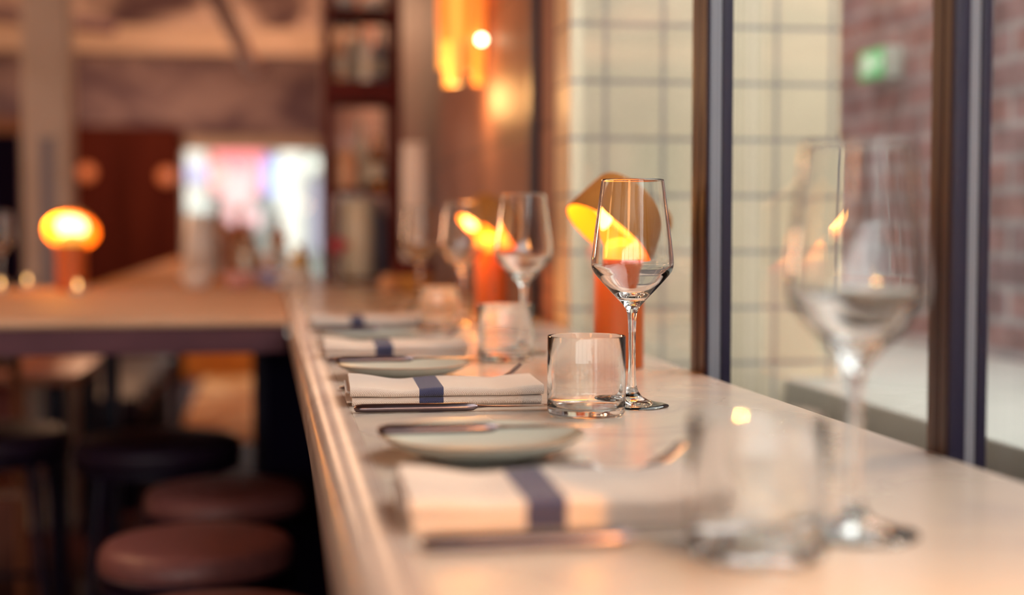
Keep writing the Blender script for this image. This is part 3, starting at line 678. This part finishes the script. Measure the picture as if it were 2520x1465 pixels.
# candles on the cross bar
for k, (x, y, lab) in enumerate([(-.765, 4.25, 'tealight candle at the left edge of the cross bar'), (-.735, 4.52, 'tealight candle left of the mushroom lamp'), (-.53, 4.08, 'tealight candle right of the mushroom lamp')]):
    e = vessel('tealight', [(0, 0), (.020, 0), (.023, .035), (.0215, .035), (.019, .004), (0, .004)], M_GLASS, x, y, lab, 'candle', 'tealight candles on the cross bar')
    link('wax', lathe([(0, .0045), (.018, .0045), (.019, .016), (0, .016)], 20), WH, e)
    link('flame', lathe([(0, .017), (.004, .021), (.0045, .026), (.002, .034), (0, .040)], 12), mat('flame', (1, .6, .2), .5, emit=(1, .55, .18), es=6), e, smooth=True)
o = copy_tree(bpy.data.objects['wine_glass']); o.location = (-.80, 4.45, CT); tag(o, 'wine glass at the left edge of the picture, on the cross bar', 'wine glass', 'wine glasses on the cross bar')
bm = bmesh.new()

# ------------------------------------------------------------------ open shelf unit standing on the counter
su = empty('display_shelf', (.205, 4.85, CT)); tag(su, 'tall red-brown open display shelf standing at the end of the counter', 'shelf unit')
link('side_panel', bx(-.028, 0, 0, .28, 0, 1.6, .002), M_WOODRED, su); link('side_panel', bx(.198, .236, 0, .28, 0, 1.6, .002), M_WOODRED, su)
for z0, z1 in ((.0, .012), (.300, .318), (.612, .680), (.905, .925), (1.2, 1.22), (1.58, 1.6)):
    link('shelf', bx(0, .198, .0, .28, z0, z1, .001), M_WOODRED, su)
SX, SY = .205, 4.85
vessel('jar', [(0, 0), (.056, 0), (.059, .004), (.059, .270), (.055, .275), (0, .275)], CRM, SX + .088, SY + .10, 'tall cream ceramic cylinder jar in the bottom shelf opening', 'jar', z=CT + .012)
vessel('bottle', [(0, 0), (.028, 0), (.030, .004), (.030, .20), (.012, .24), (.012, .27), (0, .27)], mat('slate_glaze', (.16, .15, .22), .4), SX + .166, SY + .17, 'dark slate bottle beside the cream jar in the bottom opening', 'bottle', z=CT + .012)
fl = empty('flower_stem', (SX + .020, SY - .035, CT)); tag(fl, 'white flower stem with one dark pink blossom in a bud vase before the shelf', 'flower')
bm = bmesh.new(); tube(bm, [(0, 0, .02), (-.002, 0, .12), (.004, 0, .30)], .004, 8); link('stem', bm, WH, fl, smooth=True)
bm = bmesh.new()
for k in range(6):
    bmesh.ops.create_uvsphere(bm, u_segments=10, v_segments=6, radius=.017, matrix=Matrix.Translation((.016 * math.cos(k), -.012, .125 + .016 * math.sin(k))) @ Matrix.Rotation(k, 4, 'Y') @ Matrix.Scale(.6, 4, (0, 0, 1)))
link('blossom', bm, mat('pink_petal', (.65, .12, .17), .6), fl, smooth=True)
link('vase', lathe([(0, 0), (.016, 0), (.020, .02), (.016, .05), (.008, .06), (.007, .06), (.012, .045), (.015, .02), (.012, .004), (0, .004)], 20), M_GLASS, fl, smooth=True)
G_SH = 'bottles and vessels on the display shelf'
z1, z2 = CT + .318, CT + .680
PCH = mat('peach_glaze', (.85, .48, .28), .35); TAU = mat('taupe_glaze', (.60, .48, .40), .4)
vessel('jar', [(0, 0), (.040, 0), (.043, .05), (.038, .12), (.030, .135), (0, .135)], PCH, SX + .048, SY + .07, 'peach jar at the left of the middle shelf', 'jar', G_SH, z1)
vessel('bowl', [(r * .7, z) for r, z in BOWL], WH, SX + .062, SY + .215, 'white bowl behind the peach jar on the middle shelf', 'bowl', G_SH, z1)
bottle(SX + .105, SY + .13, .24, .026, CRM, 'cream bottle in the centre of the middle shelf', G_SH, z1, CRM)
bottle(SX + .155, SY + .09, .19, .026, T_AMB, 'amber bottle at the right of the middle shelf', G_SH, z1, CRM)
bottle(SX + .165, SY + .20, .16, .024, TAU, 'taupe bottle behind the amber bottle on the middle shelf', G_SH, z1)
for k, (dx, dy, h, m, lab) in enumerate([(.030, .07, .17, PCH, 'peach bottle at the left of the upper shelf'), (.066, .15, .14, WH, 'short white bottle on the upper shelf'), (.100, .19, .20, CRM, 'cream bottle at the back of the upper shelf'),
                                         (.124, .07, .15, WH, 'white bottle right of centre on the upper shelf'), (.171, .15, .18, mat('slate_glaze', (.16, .15, .22)), 'slate bottle at the right of the upper shelf')]):
    bottle(SX + dx, SY + dy, h + .02, .024, m, lab, G_SH, z2, CRM)
for k, (dx, lab) in enumerate([(.050, 'white bowl at the left of the top visible shelf'), (.148, 'white bowl at the right of the top visible shelf')]):
    vessel('bowl', [(r * .78, z) for r, z in BOWL], WH, SX + dx, SY + .1, lab, 'bowl', G_SH, CT + .925)

# fluted pale glass vase beside the shelf
bm = bmesh.new(); seg = 48; rings = []
for r0, z in [(.030, 0), (.033, .01), (.033, .30), (.030, .345), (.034, .360)]:
    rings.append([bm.verts.new(((r0 + .003 * math.cos(12 * 2 * PI * k / seg)) * math.cos(2 * PI * k / seg), (r0 + .003 * math.cos(12 * 2 * PI * k / seg)) * math.sin(2 * PI * k / seg), z)) for k in range(seg)])
for a, b_ in zip(rings, rings[1:]):
    for k in range(seg): bm.faces.new((a[k], a[(k + 1) % seg], b_[(k + 1) % seg], b_[k]))
bm.faces.new(rings[0][::-1])
v = link('vase', bm, mat('frosted_glass', (.88, .82, .78), .3, spec=.6), smooth=True, loc=(.435, 4.40, CT + .085)); tag(v, 'tall fluted pale glass vase standing on a dark block beside the shelf', 'vase')
tag(link('pedestal', bx(.38, .49, 4.34, 4.46, CT, CT + .085, .004), M_WOODRED), 'dark wooden block under the fluted vase', 'block')
vessel('salt_cellar', [(0, 0), (.022, 0), (.026, .02), (.020, .045), (.012, .05), (0, .052)], mat('copper_glaze', (.6, .32, .16), .3), .33, 4.1, 'small copper-coloured salt cellar in front of the shelf', 'salt cellar')
vessel('bowl', BOWL, mat('wood_bowl', (.6, .3, .08), .3), .395, 4.0, 'small orange wooden bowl on the counter before the vase', 'bowl')
